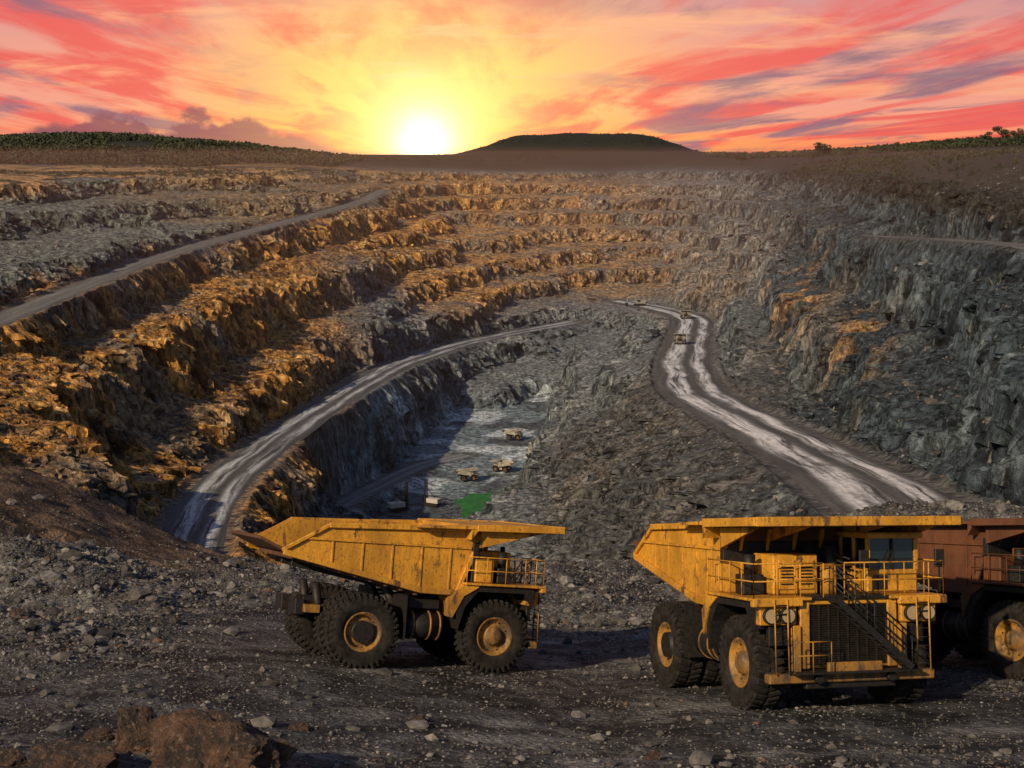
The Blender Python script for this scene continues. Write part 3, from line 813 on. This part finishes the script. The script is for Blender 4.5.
def dump_truck(x, y, hd, scale=1.0, z=None, nrm=None, parts=TP):
    if nrm is None:
        e = 3.0
        zs = [hz(x+e, y), hz(x-e, y), hz(x, y+e), hz(x, y-e)]
        nrm = Vector((-(zs[0]-zs[1])/(2*e), -(zs[2]-zs[3])/(2*e), 1)).normalized()
        z = sum(zs)/4
    h = Vector((math.cos(hd), math.sin(hd), 0)); Xv = (h - nrm*h.dot(nrm)).normalized(); Yv = nrm.cross(Xv)
    M = Matrix((Xv, Yv, nrm)).transposed().to_4x4(); M = Matrix.Translation((x, y, z - .06)) @ M @ Matrix.Scale(scale, 4)
    e = bpy.data.objects.new("dump_truck", None); link(e); e.empty_display_size = 1; e.matrix_world = M
    for k, me in parts.items():
        o = link(bpy.data.objects.new(k, me)); o.parent = e
    for nm, me, px, py in [("wheel_front", WF, 2.7, 2.45), ("wheel_rear_outer", WR, -2.8, 2.62), ("wheel_rear_inner", WR, -2.8, 1.58)]:
        for sgn in (-1, 1):
            o = link(bpy.data.objects.new(nm, me)); o.parent = e
            o.location = (px, sgn*py, 1.46); o.rotation_euler = (0, 0, math.pi if sgn > 0 else 0)
    return e
dump_truck(-4.4, 58.2, math.radians(24), 1.0)
dump_truck(10.05, 53.1, math.radians(-90+16), 1.13)
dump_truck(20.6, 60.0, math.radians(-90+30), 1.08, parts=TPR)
def on_floor(u, v, hd):
    p = unproject(u, v, z=FLOOR)
    dump_truck(p[0], p[1], math.radians(hd), .8, FLOOR + .5, Vector((0, 0, 1)), TPD)
on_floor(468, 481, 10); on_floor(502, 472, 160); on_floor(514, 440, -10)
PB = catmull(roadB, 4.0)
def on_road(P, yt, off, flip):
    i = int(np.argmin(np.abs(P[:, 1] - yt))); T = P[i+1] - P[i-1]; a = math.atan2(T[1], T[0])
    nn = np.array([-T[1], T[0]])/np.hypot(T[0], T[1])
    nrm = Vector((-T[0]*T[2], -T[1]*T[2], T[0]**2+T[1]**2)).normalized()
    dump_truck(P[i, 0]+nn[0]*off, P[i, 1]+nn[1]*off, a + (math.pi if flip else 0), 1.0, P[i, 2]+.4, nrm, TPD)
on_road(PB, 790, 4, True); on_road(PB, 990, 4, True)

# ------------------------------------------------------------------ excavators / drill rigs on the pit floor
def tracked_base(p, L=6, W=4.4):
    for sgn in (-1, 1):
        p.prism([(-L/2, .35), (-L/2+.4, 0), (L/2-.4, 0), (L/2, .35), (L/2, .85), (L/2-.4, 1.2), (-L/2+.4, 1.2), (-L/2, .85)], sgn*W/2, sgn*(W/2-.8), M_DARK)
    p.bx(-1.4, 1.4, -W/2+.6, W/2-.6, .6, 1.3, M_DARK, .05)
def excavator(x, y, z, hd, s=1.5):
    e = bpy.data.objects.new("excavator", None); link(e); e.location = (x, y, z); e.rotation_euler = (0, 0, math.radians(hd)); e.scale = (s, s, s)
    def add(nm, p): o = link(bpy.data.objects.new(nm, p.mesh(nm))); o.parent = e
    p = Part(); tracked_base(p); add("tracks", p)
    p = Part(); p.bx(-3.2, 1.6, -1.8, 1.8, 1.35, 3.3, M_DUSTY, .1); p.bx(-3.6, -2.4, -1.8, 1.8, 1.35, 2.7, M_DARK, .1)
    p.bx(.3, 2.1, .7, 1.85, 1.4, 4.1, M_DUSTY, .06); p.bx(.5, 2.14, .75, 1.88, 2.6, 3.8, M_GLASS, 0); add("house", p)
    p = Part(); p.bar((1.4, -.2, 2.2), (4.6, -.2, 5.8), .5, .8, M_DUSTY, .05); p.bar((4.4, -.2, 5.9), (7.6, -.2, 5.0), .5, .6, M_DUSTY, .05)
    p.bar((7.4, -.2, 5.4), (8.2, -.2, 2.0), .45, .55, M_DUSTY, .05); p.cyl((3.6, -.2, 3.4), (5.2, -.2, 6.0), .13, M_DARK); add("boom", p)
    p = Part(); p.prism([(7.6, 2.1), (8.7, 2.2), (9.1, 1.2), (8.6, .4), (7.4, .3), (7.8, 1.0)], -1.0, .6, M_DARK); add("bucket", p)
def drill_rig(x, y, z, hd, s=1.25):
    e = bpy.data.objects.new("drill_rig", None); link(e); e.location = (x, y, z); e.rotation_euler = (0, 0, math.radians(hd)); e.scale = (s, s, s)
    def add(nm, p): o = link(bpy.data.objects.new(nm, p.mesh(nm))); o.parent = e
    p = Part(); tracked_base(p, 7, 4); add("tracks", p)
    p = Part(); p.bx(-4, 2.6, -1.7, 1.7, 1.35, 3.4, M_WHITE, .1); p.bx(2.0, 3.8, .3, 1.8, 1.4, 4.0, M_DARK, .06); add("machine_house", p)
    p = Part()
    for a in (-.5, .5):
        for b in (3.1, 4.0): p.bar((b, a - .6, .2), (b, a - .6, 11.5), .22, .22, M_DARK)
    for i in range(11):
        z_ = .6 + i; p.bar((3.1, -1.1, z_), (4.0, -.1, z_+.8), .1, .1, M_DARK); p.bar((4.0, -1.1, z_), (3.1, -.1, z_+.8), .1, .1, M_DARK)
        p.bar((4.0, -1.1, z_), (4.0, -.1, z_+.8), .1, .1, M_DARK)
    p.cyl((3.55, -.6, 0), (3.55, -.6, 10), .22, M_DARK); p.bar((-1, -.6, 3.4), (3.2, -.6, 8), .2, .2, M_DARK); add("mast", p)
q = unproject(398, 511, z=FLOOR); drill_rig(q[0], q[1], FLOOR+.3, 30, .95)
q = unproject(432, 506, z=FLOOR); drill_rig(q[0], q[1], FLOOR+.3, 150, .85)
q = unproject(532, 458, z=FLOOR); excavator(q[0], q[1], FLOOR+.3, 100, 1.0)
p0 = unproject(640, 306, z=-111); excavator(p0[0], p0[1], hz(p0[0], p0[1]) + .2, 200, 1.3)

# ------------------------------------------------------------------ vegetation
def leaf_mass(name, centers, radii, per, leaf, mat):
    n = len(centers)
    d = rng.normal(size=(n, per, 3)); d /= np.linalg.norm(d, axis=-1, keepdims=True)
    d *= rng.uniform(.35, 1, (n, per, 1))**.6
    c = centers[:, None] + d * radii[:, None]
    c = c.reshape(-1, 3); m = len(c)
    a = rng.normal(size=(m, 3)); a /= np.linalg.norm(a, axis=1, keepdims=True); b = rng.normal(size=(m, 3)); b = np.cross(a, b); b /= np.linalg.norm(b, axis=1, keepdims=True)
    s = np.repeat(leaf, per)[:, None] * rng.uniform(.5, 1.3, (m, 1))
    V = np.stack([c - a*s, c + b*s, c + a*s, c - b*s], 1).reshape(-1, 3)
    F = np.arange(m*4).reshape(-1, 4)
    me = mesh_from(name, V, F4=F); me.materials.append(mat); return me
def forest(xa, xb, ya, yb, n, hmin, hmax, thr=-.3):
    X = rng.uniform(xa, xb, n); Yv = rng.uniform(ya, yb, n)
    k = fbm2(X/90, Yv/90, 3, 201) > thr; X, Yv = X[k], Yv[k]
    Z, _ = height(X, Yv); h = rng.uniform(hmin, hmax, len(X))
    return np.stack([X, Yv, Z + h*.38], -1), np.stack([h*.75, h*.75, h*.42], -1), h*.2
cs, rs, ls = [], [], []
for a in [(-1000, -190, 1580, 2000, 10500, 3, 8), (250, 1000, 1700, 1950, 4000, 3, 8), (-330, 60, 1900, 2100, 700, 2, 4), (-150, 380, 2420, 2600, 350, 1.5, 3),
          (-420, -150, 1150, 1560, 900, 2, 4, 0), (250, 620, 1000, 1500, 1500, 2, 5, -.1), (200, 400, 640, 1000, 300, 2, 4, 0)]:
    c_, r_, l_ = forest(*a); cs.append(c_); rs.append(r_); ls.append(l_)
link(bpy.data.objects.new("distant_trees", leaf_mass("distant_trees", np.concatenate(cs), np.concatenate(rs), 18, np.concatenate(ls), M_TREE)))
def tree(x, y, H):
    z0 = hz(x, y) - .3
    e = bpy.data.objects.new("tree", None); link(e); e.location = (x, y, z0)
    p = Part(); p.cyl((0, 0, 0), (.05*H, 0, .5*H), .035*H, M_BARK, 8, .02*H)
    cen = []
    for i in range(9):
        a = i*2.4; L = random.uniform(.2, .42)*H; q = Vector((math.cos(a)*L, math.sin(a)*L, random.uniform(.5, .9)*H))
        p.cyl((.04*H, 0, random.uniform(.3, .5)*H), q, .014*H, M_BARK, 6, .005*H); cen.append(q)
    o = link(bpy.data.objects.new("trunk", p.mesh("trunk"))); o.parent = e
    cen = np.array([q[:] for q in cen]); r = np.tile(np.array([.22, .22, .15])*H, (len(cen), 1))
    o = link(bpy.data.objects.new("crown", leaf_mass("crown", cen, r, 150, np.full(len(cen), .03*H), M_TREE))); o.parent = e
for (u, yv, H) in [(822, 1500, 20), (812, 1510, 14), (1000, 1750, 20), (985, 1760, 15), (1016, 1740, 18), (880, 1450, 12), (740, 1640, 14), (846, 1480, 11)]:
    tree((u-512)/FOC*yv/1.01, yv, H)

# ------------------------------------------------------------------ world
world = bpy.data.worlds.new("World"); scene.world = world; world.use_nodes = True
nt = world.node_tree; nt.nodes.clear(); n = N(nt)
out = nt.nodes.new("ShaderNodeOutputWorld"); bg = nt.nodes.new("ShaderNodeBackground"); nt.links.new(bg.outputs[0], out.inputs[0])
gen = nt.nodes.new("ShaderNodeTexCoord").outputs['Generated']
sp = nt.nodes.new("ShaderNodeSeparateXYZ"); nt.links.new(gen, sp.inputs[0])
dx, dy, dz = sp.outputs
SUN_EL = math.radians(30); SUN_AZ = math.radians(-143)
azs, els = -.058, .007
az = n.m('ARCTAN2', dx, dy); el = n.m('MAXIMUM', dz, 0.0)
da = n.m('SUBTRACT', az, azs)
e3 = n.m('ADD', el, .03)
px = n.m('DIVIDE', da, e3); py = n.m('DIVIDE', 1.0, e3)
r = n.m('SQRT', n.m('ADD', n.m('POWER', da, 2.0), n.m('POWER', n.m('SUBTRACT', dz, els), 2.0)))
c1 = n.noise(n.comb(n.m('MULTIPLY', px, .95), n.m('MULTIPLY', py, .13), 0.0), 1.0, 9, .58, .5)
c2 = n.noise(n.comb(n.m('MULTIPLY', px, .65), n.m('MULTIPLY', py, .16), 9.1), 1.0, 8, .57, .6)
c3 = n.noise(n.comb(n.m('MULTIPLY', az, 7.0), n.m('MULTIPLY', el, 60.0), 3.3), 1.0, 8, .60, .4)
base = n.mix(n.ss(.02, .24, r), (1.0, .58, .13), (.88, .36, .26))
base = n.mix(n.ss(.035, .0, el, 0, .85), base, n.mix(n.ss(.05, .3, r), (1.0, .40, .06), (1.0, .25, .08)))
base = n.mix(n.m('MULTIPLY', n.ss(.05, .11, el), n.ss(.05, .2, r, .1, .6)), base, (.46, .26, .34))
sky = n.mix(n.m('MULTIPLY', n.ss(.42, .60, c1), n.ss(.015, .10, r, .1, .90)), base, (.82, .105, .10))
sky = n.mix(n.m('MULTIPLY', n.ss(.51, .68, c3), n.ss(.015, .05, el, 0, .7), clamp=True), sky, (1.0, .48, .25))
gm = n.m('MULTIPLY', n.ss(.48, .62, c2), n.ss(.06, .2, r, .05, .85))
sky = n.mix(gm, sky, (.22, .14, .21))
bk = n.noise(n.comb(n.m('MULTIPLY', az, 28.0), n.m('MULTIPLY', el, 40.0), 1.0), 1.0, 5, .6)
top = n.m('MULTIPLY', n.ss(.15, .7, bk, .25, 1), n.m('MULTIPLY', n.ss(-.38, -.24, az), n.ss(-.09, -.2, az)))
bmk = n.ss(-.003, .004, n.m('SUBTRACT', n.m('MULTIPLY', top, .032), el))
sky = n.mix(n.m('MULTIPLY', bmk, .9), sky, (.25, .08, .115))
def glow(k, w, c, p_=1.0):
    g = n.m('MULTIPLY', n.m('EXPONENT', n.m('MULTIPLY', n.m('POWER', n.m('DIVIDE', r, w), p_), -1.0)), k)
    return n.mix(1.0, (c[0], c[1], c[2], 1), g, 'MULTIPLY')
for g in (glow(3.2, .012, (1, .92, .65), 1.1), glow(1.5, .040, (1, .66, .24)), glow(.34, .12, (1, .48, .10))):
    sky = n.mix(1.0, sky, g, 'ADD')
ni = nt.nodes.new("ShaderNodeTexSky"); ni.sky_type = 'NISHITA'; ni.sun_disc = False
ni.sun_elevation = SUN_EL; ni.sun_rotation = SUN_AZ; ni.dust_density = 1.2
back = n.mix(1.0, ni.outputs[0], (.056, .060, .066, 1), 'MULTIPLY')
fw = n.m('MULTIPLY', n.ss(.2, .85, dy), n.ss(.35, .12, el))
tot = n.mix(fw, back, sky)
nt.links.new(tot, bg.inputs[0]); bg.inputs[1].default_value = 1.0

# thin dust haze hanging in the pit (real scattering volume)
bm = bmesh.new(); bmesh.ops.create_cube(bm, size=1)
bmesh.ops.transform(bm, matrix=Matrix.Translation((-20, 1040, -75)) @ Matrix.Diagonal((1500, 1330, 156, 1)), verts=bm.verts)
me = bpy.data.meshes.new("dust_haze"); bm.to_mesh(me); bm.free()
mh = bpy.data.materials.new("dust_haze"); mh.use_nodes = True; ht = mh.node_tree; ht.nodes.clear()
ho = ht.nodes.new("ShaderNodeOutputMaterial"); hs = ht.nodes.new("ShaderNodeVolumeScatter")
hs.inputs['Color'].default_value = (1.0, .78, .50, 1); hs.inputs['Density'].default_value = .00030; hs.inputs['Anisotropy'].default_value = .80
ht.links.new(hs.outputs[0], ho.inputs['Volume'])
try: mh.cycles.homogeneous_volume = True
except Exception: pass
me.materials.append(mh); link(bpy.data.objects.new("dust_haze", me))

sl = bpy.data.lights.new("sun", 'SUN'); sl.energy = 4.3; sl.angle = math.radians(.8); sl.color = (1.0, .76, .48)
so = link(bpy.data.objects.new("sun", sl))
d = Vector((math.sin(SUN_AZ)*math.cos(SUN_EL), math.cos(SUN_AZ)*math.cos(SUN_EL), math.sin(SUN_EL)))
so.rotation_euler = d.to_track_quat('Z', 'Y').to_euler()

cam = bpy.data.cameras.new("camera"); co = link(bpy.data.objects.new("camera", cam))
cam.sensor_width = 36; cam.lens = FOC/1024*36; cam.clip_start = .5; cam.clip_end = 30000
co.location = (0, 0, 0); co.rotation_euler = (math.pi/2 - PITCH, 0, 0)
scene.camera = co
scene.view_settings.view_transform = 'Standard'; scene.view_settings.look = 'None'; scene.view_settings.exposure = 0
